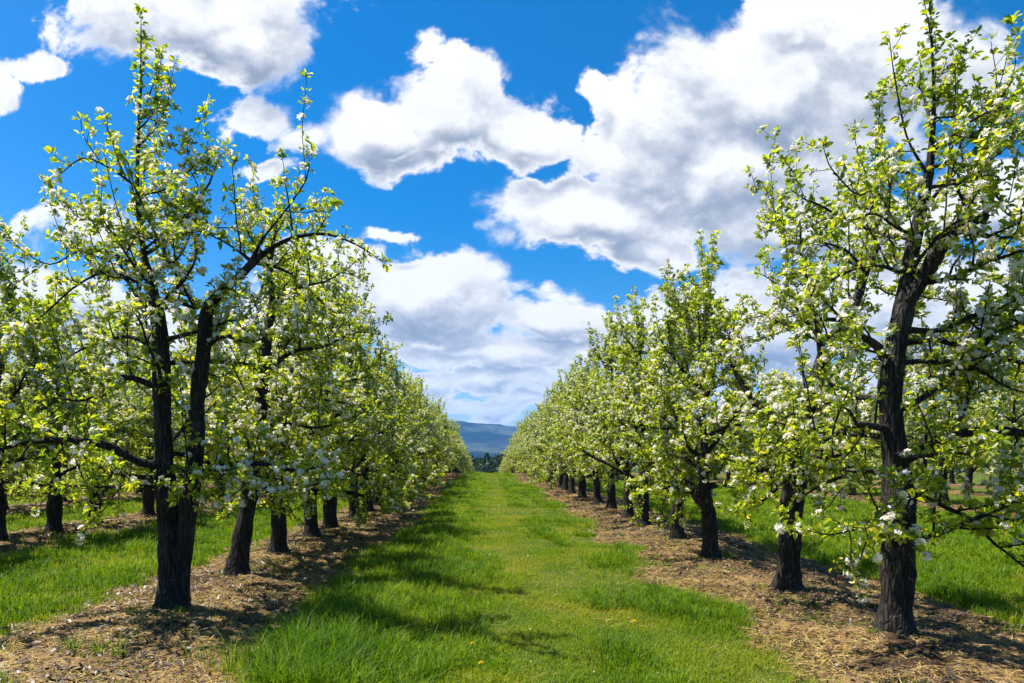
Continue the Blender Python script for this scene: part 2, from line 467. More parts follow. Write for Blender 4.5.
def flat_bits(name, areas, mat, lmin, lmax, wmin, wmax, tilt, curl=.25, on_bare=True, lift=.006):
    """dry stalks, chips or petals lying about"""
    Vs, Qs, off = [], [], 0
    for (x0, x1, y0, y1, dens, fall) in areas:
        x, y = scatter(x0, x1, y0, y1, dens * QF, fall)
        b = bare(x, y)
        patch = fbm(x * 1.1 + 50, y * .9 + 13, 3)
        k = rng.random(len(x)) < (b * (.20 + .80 * sstep(.38, .54, patch)) + (np.abs(x) < 1.9) * .8 * sstep(.48, .62, patch) + .02 if on_bare == 'patch' else (b + .012 if on_bare else 1))
        x, y = x[k], y[k]; n = len(x)
        a = rng.random(n) * 2 * np.pi
        gl = np.maximum(1, y / 9.0) ** .75
        L = (lmin + (lmax - lmin) * rng.random(n) ** 1.6) * gl ** .5; W = (wmin + (wmax - wmin) * rng.random(n)) * gl
        t = (rng.random(n) - .35) * tilt
        d = np.stack([np.cos(a), np.sin(a), t], 1); s = np.stack([-np.sin(a), np.cos(a), (rng.random(n) - .5) * tilt], 1)
        c = np.stack([x, y, gz(x, y) + lift + .025 * rng.random(n)], 1)
        bend = (rng.random(n)[:, None] - .5) * curl * L[:, None] * s + np.array([0, 0, 1.0]) * (rng.random(n)[:, None] - .3) * curl * .35 * L[:, None]
        e = .5 * L[:, None] * d; q = .5 * W[:, None] * s
        V = np.stack([c - e - q * .6, c - e + q * .6, c + bend + q, c + bend - q, c + e + q * .4, c + e - q * .4], 1).reshape(-1, 3)
        i = np.arange(n) * 6 + off
        Qs += [np.stack([i, i + 1, i + 2, i + 3], 1), np.stack([i + 3, i + 2, i + 4, i + 5], 1)]
        Vs.append(V); off += len(V)
    me = mesh_np(name, np.concatenate(Vs), Qs, mat)
    return tag(link(name, me), kind='stuff')

strips = [(-4.7, -1.6, 4.3, 60), (2.0, 5.0, 4.3, 60), (-9.9, -7.2, 8, 40), (-15, -12.4, 14, 40), (12.5, 15.3, 14, 40)]
flat_bits('dry_grass', [s_ + (2600, 1.5) for s_ in strips] + [(-1.8, 2.2, 4.3, 30, 130, 1.4)], M['straw'], .05, .22, .0025, .006, .35, on_bare='patch')
flat_bits('leaf_litter', [s_ + (700, 1.5) for s_ in strips], M['litter'], .02, .11, .008, .034, .8, .7)
flat_bits('fallen_petals', [(-8, 9, 4.3, 30, 1.6, 1.2)], M['petal'], .014, .026, .010, .016, .5, .4, on_bare=False, lift=.03)
# ------------------------------------------------------------------ blossoming trees
def tube(pts, radii, sides, rng=None, rough=0.0, cap=True):
    """tapered round branch along a polyline"""
    pts = np.asarray(pts, float); radii = np.asarray(radii, float); n = len(pts)
    t = np.gradient(pts, axis=0); t = unit(t)
    up = np.array([0, 0, 1.0]) if abs(t[0, 2]) < .9 else np.array([1.0, 0, 0])
    u = np.cross(t[0], up); u /= np.linalg.norm(u)
    a = np.arange(sides) * 2 * np.pi / sides
    rings = []
    for i in range(n):
        u = u - t[i] * np.dot(u, t[i]); u /= max(np.linalg.norm(u), 1e-9)
        v = np.cross(t[i], u)
        rr = radii[i] * np.ones(sides)
        if rough: rr = rr * (1 + rough * .9 * (math.sin(pts[i][2] * 4.3 + radii[0] * 90) * .5 + math.sin(pts[i][2] * 11 + 2) * .35)) * (1 + rough * (rng.random(sides) - .5) + rough * .8 * np.sin(a * 3 + i * .35) * .5)
        if rough > .15 and pts[i][2] < .38:        # root flare
            k_ = (1 - max(0.0, pts[i][2]) / .38) ** 2
            rr = rr * (1 + .16 * k_ + .16 * k_ * np.sin(a * 5 + radii[0] * 60))
        rings.append(pts[i] + rr[:, None] * (np.cos(a)[:, None] * u + np.sin(a)[:, None] * v))
    V = np.concatenate(rings)
    i = (np.arange(n - 1)[:, None] * sides + np.arange(sides)[None, :])
    j = (np.arange(n - 1)[:, None] * sides + (np.arange(sides)[None, :] + 1) % sides)
    Q = np.stack([i.ravel(), j.ravel(), j.ravel() + sides, i.ravel() + sides], 1)
    T = np.zeros((0, 3), int)
    if cap:
        V = np.concatenate([V, [pts[-1] + t[-1] * radii[-1]]])
        k = np.arange(sides) + (n - 1) * sides
        T = np.stack([k, np.roll(k, -1), np.full(sides, len(V) - 1)], 1)
    return V, Q, T

class Tubes:
    def __init__(self): self.V, self.Q, self.T, self.o = [], [], [], 0
    def add(self, pts, radii, sides, **kw):
        V, Q, T = tube(pts, radii, sides, **kw)
        self.V.append(V); self.Q.append(Q + self.o); self.T.append(T + self.o); self.o += len(V)
    def mesh(self, name):
        return mesh_np(name, np.concatenate(self.V), [np.concatenate(self.Q), np.concatenate(self.T)], M['bark'], True)
    def join(self, other):
        for V, Q, T in zip(other.V, other.Q, other.T):
            pass
        self.V += other.V
        self.Q += [q + self.o for q in other.Q]; self.T += [t + self.o for t in other.T]; self.o += other.o

def smooth_line(P, step):
    """Catmull-Rom through control points (any width of row), about one point per step metres"""
    P = np.asarray(P, float)
    Q = np.vstack([2 * P[0] - P[1], P, 2 * P[-1] - P[-2]])
    out = []
    for i in range(1, len(Q) - 2):
        m = max(1, int(np.linalg.norm(Q[i + 1, :3] - Q[i, :3]) / step))
        for t in np.arange(m) / m:
            out.append(.5 * (2 * Q[i] + (Q[i + 1] - Q[i - 1]) * t + (2 * Q[i - 1] - 5 * Q[i] + 4 * Q[i + 1] - Q[i + 2]) * t * t
                             + (3 * Q[i] - Q[i - 1] - 3 * Q[i + 1] + Q[i + 2]) * t ** 3))
    out.append(P[-1])
    return np.array(out)

class TreeGen:
    def __init__(self, seed):
        self.r = np.random.default_rng(seed)
        self.trunk = Tubes(); self.limbs = []
        self.spur_p, self.spur_d, self.spur_w = [], [], []
    def path(self, p, d, L, wig, up, step):
        n = max(2, int(L / step)); s = L / n
        pts = [np.array(p)]; d = np.array(d, float); d /= np.linalg.norm(d)
        for i in range(n):
            d = d + self.r.normal(0, wig, 3) * math.sqrt(s) + np.array([0, 0, up * s])
            d /= np.linalg.norm(d)
            pts.append(pts[-1] + d * s)
        return np.array(pts)
    def spurs(self, pts, gap, start=.0, w=1.0):
        seg = np.linalg.norm(np.diff(pts, axis=0), axis=1); cum = np.concatenate([[0], np.cumsum(seg)])
        L = cum[-1]; s = L * start + gap * self.r.random()
        while s < L:
            k = min(np.searchsorted(cum, s) - 1, len(seg) - 1); k = max(k, 0)
            f = (s - cum[k]) / max(seg[k], 1e-6)
            p = pts[k] * (1 - f) + pts[k + 1] * f
            t = (pts[k + 1] - pts[k]) / max(seg[k], 1e-6)
            o = self.r.normal(0, 1, 3); o -= t * np.dot(o, t); o /= np.linalg.norm(o) + 1e-9
            d = .55 * o + .35 * t + np.array([0, 0, .55])
            self.spur_p.append(p); self.spur_d.append(d / np.linalg.norm(d)); self.spur_w.append(w)
            s += gap * (.6 + .8 * self.r.random())
        self.spur_p.append(pts[-1]); t = pts[-1] - pts[-2]; t = t / np.linalg.norm(t)
        self.spur_d.append(t); self.spur_w.append(w)
    def twig(self, tb, p, d, L, r, gap):
        pts = self.path(p, d, L, .5, .5, .07)
        tb.add(pts, np.linspace(r * 1.25, .0022, len(pts)), 4)
        self.spurs(pts, gap, .12)
    def dress(self, tb, pts, rad, dens=1.0, start=.15, sub=(.30, .85), gap=.065, shoots=.3, flat=None):
        """side branches, upright shoots, twigs and spurs along a limb"""
        r = self.r
        seg = np.linalg.norm(np.diff(pts, axis=0), axis=1); cum = np.concatenate([[0], np.cumsum(seg)]); L = cum[-1]
        s = L * start + .1 * r.random()
        while s < L * .98:
            k = max(0, min(np.searchsorted(cum, s) - 1, len(seg) - 1))
            p = pts[k] + (pts[k + 1] - pts[k]) * ((s - cum[k]) / max(seg[k], 1e-6))
            t = (pts[k + 1] - pts[k]) / max(seg[k], 1e-6)
            rl = rad[k]
            f = s / L
            o = r.normal(0, 1, 3); o -= t * np.dot(o, t); o /= np.linalg.norm(o) + 1e-9
            if r.random() < shoots:
                d = np.array([0, 0, 1.0]) + .35 * o + .2 * t
                l = (.30 + .85 * r.random() ** 1.5) * (1.1 - .35 * f)
                q = self.path(p, d, l, .22, .6, .09)
                tb.add(q, np.linspace(min(rl * .6, .011), .0025, len(q)), 5)
                self.spurs(q, gap * 1.05, .06)
                for m in range(2, len(q) - 1, 3):
                    if r.random() < .6:
                        o2 = r.normal(0, 1, 3); self.twig(tb, q[m], o2 / np.linalg.norm(o2) + np.array([0, 0, .9]), .08 + .16 * r.random(), .0035, gap)
            else:
                d = .8 * o + .5 * t + np.array([0, 0, .0])
                l = (sub[0] + (sub[1] - sub[0]) * r.random()) * (1.1 - .5 * f)
                q = self.path(p, d, l, .55, .35, .09)
                tb.add(q, np.linspace(min(rl * .6, .014), .0028, len(q)), 5)
                self.spurs(q, gap, .1)
                m = 2
                while m < len(q) - 1:
                    o2 = r.normal(0, 1, 3); o2 /= np.linalg.norm(o2)
                    self.twig(tb, q[m], o2 + .5 * (q[m + 1] - q[m]) / np.linalg.norm(q[m + 1] - q[m]) + np.array([0, 0, .35]), .10 + .24 * r.random(), .004, gap)
                    m += 1 + int(r.random() * 2)
            s += (.11 + .11 * r.random()) / dens
        thin = np.where(np.array(rad) < .028)[0]
        if len(thin) > 2: self.spurs(pts[thin[0]:], gap * 1.1)
    def limb(self, pts, rad, sides=8, **kw):
        tb = Tubes(); tb.add(pts, rad, sides, rng=self.r, rough=.12)
        self.dress(tb, pts, rad, **kw)
        self.limbs.append(tb)
        return pts
    def leaves(self, nleaf=(4, 7), size=1.0):
        """a rosette of leaves on every spur"""
        r = self.r
        P = np.array(self.spur_p); D = np.array(self.spur_d)
        cnt = r.integers(nleaf[0], nleaf[1] + 1, len(P))
        idx = np.repeat(np.arange(len(P)), cnt); n = len(idx)
        p = P[idx]; ax = D[idx]
        o = unit(np.cross(ax, r.normal(0, 1, (n, 3))))
        ang = R(28) + R(62) * r.random(n)
        d = unit(np.cos(ang)[:, None] * ax + np.sin(ang)[:, None] * o)
        L = size * (.036 + .036 * r.random(n)) * (.66 + .66 * r.random(len(P)))[idx]; W = L * (.46 + .16 * r.random(n))
        pet = .008 + .022 * r.random(n)
        # droop, fold and twist of the blade
        nrm = unit(ax - d * np.sum(ax * d, 1, keepdims=True) + .35 * r.normal(0, 1, (n, 3)))
        side = unit(np.cross(d, nrm)); nrm = np.cross(side, d)
        b = p + d * pet[:, None] + r.normal(0, .006, (n, 3))
        droop = (L * (.05 + .28 * r.random(n)))[:, None]
        c1 = b + d * (L * .36)[:, None]; c2 = b + d * (L * .74)[:, None] - nrm * droop * .45
        tip = b + d * L[:, None] - nrm * droop - np.array([0, 0, .3]) * droop
        lift = (W * (.06 + .28 * r.random(n)))[:, None]; w1 = (W * .5)[:, None]; w2 = (W * .36)[:, None]
        V = np.stack([b, c1 + side * w1 + nrm * lift, c2 + side * w2 + nrm * lift, tip, c2 - side * w2 + nrm * lift, c1 - side * w1 + nrm * lift], 1).reshape(-1, 3)
        i = np.arange(n) * 6
        T = np.concatenate([np.stack([i, i + 3, i + 2, i + 1], 1), np.stack([i, i + 5, i + 4, i + 3], 1)])
        return mesh_np('crown_leaves', V, [T], M['leaf'], False)
    def flowers(self, share=.3, size=1.0):
        """clusters of five-petalled blossoms on part of the spurs"""
        r = self.r
        P = np.array(self.spur_p); D = np.array(self.spur_d)
        z = P[:, 2]
        pr = share * (.35 + 1.3 * sstep(.35, .65, fbm(P[:, 0] * 1.6 + P[:, 1] * 1.3 + 9, z * 1.6, 2)))
        k = np.where(r.random(len(P)) < pr)[0]
        cnt = r.integers(4, 9, len(k)); idx = np.repeat(k, cnt); n = len(idx)
        ax = unit(D[idx] + .8 * r.normal(0, 1, (n, 3)))
        p = P[idx] + D[idx] * .022 + ax * (.018 + .02 * r.random(n))[:, None]
        e1 = unit(np.cross(ax, r.normal(0, 1, (n, 3)))); e2 = np.cross(ax, e1)
        rad = size * (.0145 + .008 * r.random(n)); cup = .15 + .5 * r.random(n)
        Vs, Qs = [], []
        i0 = np.arange(n) * 4
        for j in range(5):
            a = j * 2 * np.pi / 5 + r.normal(0, .12, n)
            def ring(ang, rr, h): return p + (np.cos(ang) * rr)[:, None] * e1 + (np.sin(ang) * rr)[:, None] * e2 + ax * h[:, None]
            V = np.stack([p, ring(a - .55, rad * .85, rad * cup), ring(a, rad * 1.35, rad * cup * 1.15), ring(a + .55, rad * .85, rad * cup)], 1).reshape(-1, 3)
            Qs.append(np.stack([i0, i0 + 1, i0 + 2, i0 + 3], 1) + j * n * 4); Vs.append(V)
        return mesh_np('blossom', np.concatenate(Vs), Qs, M['petal'])

def trunk_tube(T, pts, rad, rng, sides=14):
    T.trunk.add(pts, rad, sides, rng=rng, rough=.16)

def generic_tree(seed, H, spread, lean=(0, 0), fork=False, first=.74, dens=1.05, gap=.080, nlimb=19, r0=.125):
    T = TreeGen(seed); r = T.r
    ctrl = [(0, 0, -.08, r0 * 1.35), (lean[0] * .12, lean[1] * .12, .12, r0 * 1.08), (lean[0] * .4, lean[1] * .4, .6, r0 * .95)]
    for z in np.arange(1.2, H, .55):
        f = z / H
        ctrl.append((lean[0] * (z / 1.6) ** .75 + r.normal(0, .05) + .05 * math.sin(z * 2 + seed), lean[1] * (z / 1.6) ** .75 + r.normal(0, .05), z, max(.006, r0 * .88 * (1 - f) ** 1.1)))
    ctrl.append((ctrl[-1][0], ctrl[-1][1], H, .004))
    tk = smooth_line(ctrl, .09)
    trunk_tube(T, tk[:, :3], tk[:, 3], r)
    zz = tk[:, 2]
    az = r.random() * 6.28
    for i in range(nlimb):
        f = (i + .5 * r.random()) / nlimb
        z = first + (H * .93 - first) * f ** 1.0
        k = int(np.argmin(np.abs(zz - z)))
        az += 2.4 + r.normal(0, .35)
        L = spread * (1.0 - .72 * f ** 1.1) * (.78 + .45 * r.random()) * math.hypot(.66 * math.cos(az), 1.25 * math.sin(az))
        el = R(8) + R(50) * f + R(14) * r.random()
        d = (math.cos(az) * math.cos(el), math.sin(az) * math.cos(el), math.sin(el))
        pts = T.path(tk[k, :3], d, L, .42, .14 - .18 * (1 - f), .12)
        rb = min(tk[k, 3] * .62, .018 + .022 * L * r.uniform(.7, 1.1))
        rad = rb * (1 - np.linspace(0, 1, len(pts))) ** .8 + .0035
        T.limb(pts, rad, dens=dens * (1.0 - .15 * f), start=.16, gap=gap, sub=(.3, .85), shoots=.28 + .30 * f)
        # big limbs fork
        if L > 1.1 and r.random() < .75:
            m = int(len(pts) * r.uniform(.3, .6)); t = pts[m] - pts[m - 1]; t = t / np.linalg.norm(t)
            o = np.cross(t, [0, 0, 1]) * r.choice([-1, 1]); 
            q = T.path(pts[m], t + .8 * o + np.array([0, 0, .3]), L * .55, .45, .1, .12)
            T.limb(q, rad[m] * .7 * (1 - np.linspace(0, 1, len(q))) ** .8 + .0035, 7, dens=dens, start=.1, gap=gap, shoots=.3)
    top = tk[zz > H * .72]
    T.dress(T.trunk, top[:, :3], top[:, 3], dens=.9, start=.05, sub=(.25, .5), gap=gap, shoots=.45)
    T.spurs(tk[zz > H * .8][:, :3], gap)
    return T

class Proto:
    """meshes of one grown tree, shared by its copies"""
    def __init__(self, T, share=.3, nleaf=(4, 7), size=1.0):
        self.trunk = T.trunk.mesh('trunk')
        self.limb = [t.mesh('limb') for t in T.limbs]
        allm = Tubes(); allm.join(T.trunk)
        for t in T.limbs: allm.join(t)
        self.whole = allm.mesh('trunk_and_limbs')
        self.crown = T.leaves(nleaf, size)
        self.blossom = T.flowers(share)
        self.n = len(T.spur_p)

def place_tree(pr, loc, rz, scale, label, group, near=True):
    root = empty('fruit_tree', loc, rz); root.scale = scale
    tag(root, label, 'fruit tree', group)
    if near:
        t = link('trunk', pr.trunk, root)
        for m in pr.limb: link('limb', m, t)
    else:
        link('trunk', pr.whole, root)
    c = link('crown', pr.crown, root)
    link('blossom', pr.blossom, c)
    return root

# ---- the four foremost trees, their main limbs laid out as they grow in the photograph
def px_line(base, pts, Y, dY=0.0, step=.07):
    """control points (px, py, radius) at depth Y, drifting dY metres towards its end -> local smooth line"""
    n = len(pts); out = []
    for i, (px, py, rd) in enumerate(pts):
        f = i / max(1, n - 1)
        p = at(px, py, Y + dY * f * f)
        out.append((p[0] - base[0], p[1] - base[1], p[2] - base[2], rd))
    ln = smooth_line(out, step); ln[:, 3] *= .80
    return ln

def hero(seed, base_px, Y, stems, limbs, extra, gap=.085, dens=1.1, top_from=None):
    b = at(base_px[0], base_px[1], Y)
    z0 = float(gz(b[0], b[1])); base = (b[0], Y, z0)
    T = TreeGen(seed); r = T.r
    tks = []
    for st, dY in stems:
        tk = px_line(base, st, Y, dY); tks.append(tk)
        trunk_tube(T, tk[:, :3], tk[:, 3], r, 16)
    tk = tks[0]
    for pts, dY, kw in limbs:
        ln = px_line(base, pts, Y, 0)
        f = np.linspace(0, 1, len(ln)); ln[:, 1] += dY * f
        hi = float(sstep(2.7, 4.0, ln[:, 2].mean()))
        T.limb(ln[:, :3], ln[:, 3], **{**dict(dens=dens * (1 - .42 * hi), start=.12, gap=gap * (1 + .25 * hi), shoots=.34, sub=(.25, .8 - .25 * hi)), **kw})
    # limbs growing towards and away from the viewer, which the photograph shows end-on
    for (h, az, L, el, rb) in extra:
        k = int(np.argmin(np.abs(tk[:, 2] - h)))
        e = R(el); a = R(az)
        pts = T.path(tk[k, :3], (math.cos(a) * math.cos(e), math.sin(a) * math.cos(e), math.sin(e)), L, .4, -.02, .1)
        rad = .62 * rb * (1 - np.linspace(0, 1, len(pts))) ** .8 + .0035
        T.limb(pts, rad, 7, dens=dens, start=.18, gap=gap, shoots=.3)
    for tk_ in tks:
        top = tk_[tk_[:, 3] < .03]
        if len(top) > 6:
            T.dress(T.trunk, top[:, :3], top[:, 3], dens=.42, start=.02, sub=(.15, .42), gap=gap * 1.25, shoots=.4)
            T.spurs(top[:, :3], gap * 1.2)
    return T, base

TREES_L = 'blossoming trees of the left row'
TREES_R = 'blossoming trees of the right row'

# left foremost tree: two stems from one foot
LT, LB = hero(3, (172, 617), 6.75,
  stems=[([(172, 622, .225), (173, 606, .185), (171, 570, .150), (167, 510, .118), (164, 440, .108), (161, 380, .100), (160, 330, .092), (152, 288, .075), (144, 255, .040), (138, 200, .028), (138, 140, .020), (141, 80, .012), (141, 12, .004)], .1),
         ([(178, 600, .130), (184, 550, .110), (189, 500, .105), (197, 440, .098), (198, 395, .088), (204, 345, .080), (207, 312, .072), (220, 294, .060), (236, 280, .052), (253, 262, .050)], -.25)],
  limbs=[([(250, 264, .048), (275, 248, .030), (300, 239, .024), (330, 238, .018), (360, 250, .011), (389, 270, .004)], -.2, dict(shoots=.5)),
         ([(250, 264, .035), (268, 242, .016), (292, 222, .012), (318, 196, .008), (322, 180, .004)], -.5, dict(shoots=.5)),
         ([(252, 262, .03), (236, 250, .012), (210, 240, .009), (186, 252, .006)], -.4, {}),
         ([(253, 262, .03), (286, 270, .015), (320, 300, .010), (345, 318, .005)], .4, {}),
         ([(193, 305, .022), (172, 262, .017), (158, 228, .012), (146, 196, .008), (140, 170, .004)], -.25, {}),
         ([(168, 466, .060), (146, 462, .055), (122, 446, .048), (95, 441, .040), (62, 444, .028), (25, 455, .014), (-15, 448, .005)], -.9, dict(shoots=.3, start=.42)),
         ([(160, 388, .040), (132, 378, .034), (118, 382, .026), (100, 402, .018), (62, 400, .010), (25, 410, .004)], -.5, {}),
         ([(158, 350, .034), (128, 336, .024), (100, 338, .018), (62, 350, .012), (30, 372, .005)], .3, {}),
         ([(197, 480, .048), (225, 466, .042), (262, 463, .034), (305, 470, .020), (340, 462, .006)], -.35, {}),
         ([(203, 350, .035), (232, 340, .024), (265, 350, .015), (300, 345, .006)], -.7, {}),
         ([(145, 272, .024), (118, 256, .016), (88, 252, .012), (58, 268, .008), (30, 252, .006), (14, 230, .003)], -.2, dict(shoots=.5)),
         ([(150, 290, .024), (120, 276, .016), (95, 292, .012), (68, 330, .008), (45, 340, .004)], -.6, {}),
         ([(138, 188, .016), (112, 170, .012), (88, 162, .008), (66, 182, .005), (58, 184, .003)], -.15, dict(shoots=.55)),
         ([(139, 195, .016), (165, 191, .012), (192, 174, .009), (212, 154, .004)], -.1, dict(shoots=.5)),
         ([(143, 250, .018), (172, 226, .012), (205, 224, .009), (238, 224, .006), (262, 236, .003)], .2, dict(shoots=.5)),
         ([(141, 120, .010), (153, 84, .007), (160, 52, .003)], 0, dict(shoots=.1, sub=(.1, .3))),
         ([(150, 300, .03), (172, 300, .026), (190, 306, .02)], .1, {})],
  extra=[(1.25, 250, 1.2, 12, .035), (1.6, 100, 1.6, 15, .045), (2.1, 300, 1.1, 20, .03), (2.4, 60, 1.5, 25, .04), (2.9, 140, 1.3, 30, .035), (3.2, 260, .8, 35, .022), (3.5, 30, 1.3, 35, .03), (4.0, 95, 1.0, 45, .02), (4.6, 60, .6, 50, .012), (2.6, 15, 1.0, 30, .035), (3.0, 350, .9, 28, .03), (1.5, 20, 1.4, 10, .035), (1.35, 330, 1.3, 0, .035), (3.3, 75, 1.2, 20, .03), (1.2, 200, 1.3, 5, .03)])
# right foremost tree
RT, RB = hero(8, (893, 640), 5.9,
  stems=[([(893, 646, .225), (894, 630, .185), (897, 580, .165), (899, 510, .160), (894, 450, .128), (890, 395, .112), (896, 345, .104), (904, 305, .100), (909, 268, .082), (918, 225, .066), (927, 182, .050), (931, 150, .036), (934, 100, .020), (932, 50, .012), (930, -14, .004)], .1)],
  limbs=[([(906, 302, .085), (921, 277, .078), (932, 250, .072), (946, 232, .058), (962, 227, .044), (970, 224, .034)], -.2, dict(start=.2)),
         ([(968, 226, .042), (990, 240, .024), (1015, 236, .018), (1050, 222, .010), (1075, 205, .004)], -.2, dict(shoots=.5)),
         ([(968, 226, .034), (962, 205, .018), (952, 190, .014), (968, 175, .010), (1000, 150, .004)], -.2, dict(shoots=.5)),
         ([(902, 462, .065), (925, 446, .055), (945, 436, .050), (970, 431, .046), (1000, 434, .040), (1040, 446, .028), (1090, 440, .010)], -.5, dict(start=.45)),
         ([(905, 545, .030), (932, 530, .026), (952, 517, .022), (972, 504, .019), (995, 484, .015), (1022, 468, .010), (1050, 455, .005)], -.8, dict(dens=1.2, start=.1)),
         ([(900, 535, .028), (868, 530, .018), (840, 525, .013), (800, 528, .008), (765, 520, .003)], -.7, dict(dens=.7)),
         ([(893, 430, .050), (870, 427, .042), (850, 425, .036), (826, 432, .028), (795, 444, .016), (765, 440, .006)], -.5, {}),
         ([(890, 368, .055), (870, 350, .045), (850, 342, .036), (822, 336, .024), (795, 350, .014), (770, 345, .005)], -.6, {}),
         ([(924, 190, .026), (902, 172, .016), (880, 180, .013), (856, 199, .011), (838, 188, .008), (821, 170, .006), (814, 150, .003)], -.15, dict(shoots=.45)),
         ([(916, 235, .026), (890, 232, .016), (862, 222, .012), (835, 232, .007), (810, 245, .003)], -.4, {}),
         ([(929, 188, .024), (948, 187, .017), (966, 196, .013), (985, 222, .009), (1010, 262, .004)], -.4, {}),
         ([(930, 168, .022), (958, 161, .015), (985, 168, .012), (1010, 192, .009), (1040, 214, .004)], .2, dict(shoots=.5)),
         ([(926, 172, .018), (905, 138, .010), (890, 82, .007), (882, 42, .003)], -.1, dict(shoots=.1, sub=(.1, .3))),
         ([(933, 150, .018), (955, 142, .012), (982, 132, .009), (988, 92, .006), (978, 52, .003)], -.15, dict(shoots=.3)),
         ([(934, 118, .012), (980, 118, .009), (1012, 112, .006), (1045, 106, .003)], -.2, dict(shoots=.5)),
         ([(908, 275, .030), (880, 262, .018), (850, 270, .013), (822, 290, .009), (800, 280, .004)], .4, {}),
         ([(900, 330, .040), (935, 332, .026), (965, 318, .02), (1000, 330, .014), (1040, 345, .005)], -.4, {})],
  extra=[(1.3, 70, 1.5, 10, .045), (1.5, 285, .9, 8, .03), (2.0, 110, 1.5, 18, .045), (2.3, 330, 1.2, 20, .035), (2.7, 40, 1.6, 25, .04), (3.1, 270, .9, 30, .025), (3.4, 130, 1.4, 35, .03), (3.7, 20, 1.2, 35, .025), (4.1, 300, .8, 40, .018), (4.4, 80, .9, 45, .018), (1.5, 20, 1.9, 6, .045), (1.9, 350, 2.0, 10, .045), (2.5, 12, 1.9, 14, .04), (2.2, 60, 1.9, 10, .04), (3.0, 345, 1.6, 22, .03), (1.7, 130, 1.6, 12, .035), (1.25, 345, 1.4, -4, .03), (1.1, 210, 1.0, 0, .03)])
# right second tree, forked and leaning outwards
RT2, RB2 = hero(21, (787, 597), 7.75,
  stems=[([(787, 602, .21), (787, 590, .175), (790, 540, .155), (795, 480, .145), (800, 440, .125), (812, 395, .105), (826, 352, .092), (845, 322, .078), (857, 300, .066), (866, 272, .055), (876, 244, .045), (872, 215, .030), (876, 180, .020), (878, 140, .011), (880, 92, .004)], .15),
         ([(797, 470, .10), (785, 440, .085), (768, 418, .070), (752, 398, .050), (735, 372, .030), (722, 345, .012)], .3)],
  limbs=[([(822, 362, .05), (812, 318, .032), (802, 288, .022), (793, 262, .016), (789, 228, .010), (776, 212, .004)], -.3, dict(shoots=.3)),
         ([(866, 272, .03), (845, 252, .02), (815, 244, .013), (790, 246, .008), (768, 215, .006), (757, 192, .003)], -.2, dict(shoots=.5)),
         ([(846, 320, .04), (815, 322, .026), (785, 330, .018), (750, 322, .010), (722, 330, .004)], -.4, {}),
         ([(795, 452, .05), (765, 452, .035), (735, 462, .022), (705, 458, .010)], -.5, {}),
         ([(803, 440, .045), (835, 430, .03), (870, 436, .02), (900, 430, .008)], .3, {}),
         ([(800, 470, .04), (772, 482, .026), (742, 496, .016), (715, 498, .006)], -.9, {}),
         ([(876, 240, .022), (900, 225, .014), (920, 196, .009), (925, 170, .004)], .3, {}),
         ([(768, 418, .035), (745, 425, .022), (715, 420, .012), (695, 430, .005)], .2, {})],
  extra=[(1.2, 80, 1.4, 10, .04), (1.5, 250, 1.2, 15, .035), (2.0, 120, 1.5, 20, .04), (2.3, 10, 1.3, 20, .035), (2.7, 220, 1.3, 30, .03), (3.1, 60, 1.4, 30, .03), (3.6, 160, 1.1, 40, .022), (4.1, 300, .8, 45, .016)])
# left second tree, leaning towards the path
LT2, LB2 = hero(34, (237, 580), 8.75,
  stems=[([(235, 585, .20), (237, 572, .165), (243, 535, .145), (250, 490, .135), (258, 440, .12), (262, 395, .105), (266, 350, .085), (272, 305, .06), (270, 270, .04), (275, 235, .022), (280, 200, .004)], .1)],
  limbs=[([(258, 440, .045), (285, 425, .032), (320, 428, .022), (352, 420, .008)], -.2, {}),
         ([(264, 372, .045), (295, 352, .032), (325, 348, .022), (358, 335, .012), (385, 338, .004)], -.2, {}),
         ([(270, 310, .034), (300, 290, .022), (332, 282, .013), (365, 262, .005)], -.2, dict(shoots=.5)),
         ([(254, 470, .05), (285, 480, .034), (315, 484, .02), (345, 478, .006)], -.5, {}),
         ([(260, 412, .045), (232, 400, .03), (205, 405, .018), (180, 395, .006)], -.4, {}),
         ([(268, 335, .035), (240, 315, .022), (215, 318, .013), (190, 300, .005)], .2, {}),
         ([(272, 262, .02), (252, 240, .012), (238, 212, .004)], 0, dict(shoots=.5)),
         ([(272, 270, .02), (300, 250, .012), (322, 222, .004)], 0, dict(shoots=.5))],
  extra=[(1.1, 60, 1.3, 10, .04), (1.4, 290, 1.2, 10, .035), (1.8, 130, 1.4, 18, .04), (2.2, 20, 1.5, 20, .04), (2.6, 250, 1.1, 28, .03), (3.0, 90, 1.3, 32, .03), (3.5, 330, 1.0, 40, .022), (3.9, 150, .8, 45, .016)])

def put_hero(T, base, label, group, share=.44, nleaf=(4, 8), size=.97):
    pr = Proto(T, share, nleaf, size)
    print('spurs', pr.n)
    place_tree(pr, base, 0, (1, 1, 1), label, group, True)
put_hero(LT, LB, 'tallest tree on the left, two dark stems rising from one foot', TREES_L, .44)
put_hero(RT, RB, 'nearest tree on the right, thickest dark trunk forking high up', TREES_R, .44)
put_hero(RT2, RB2, 'second tree of the right row, forked trunk leaning outwards behind the thickest trunk', TREES_R)
put_hero(LT2, LB2, 'second tree of the left row, single trunk leaning towards the grass path', TREES_L)

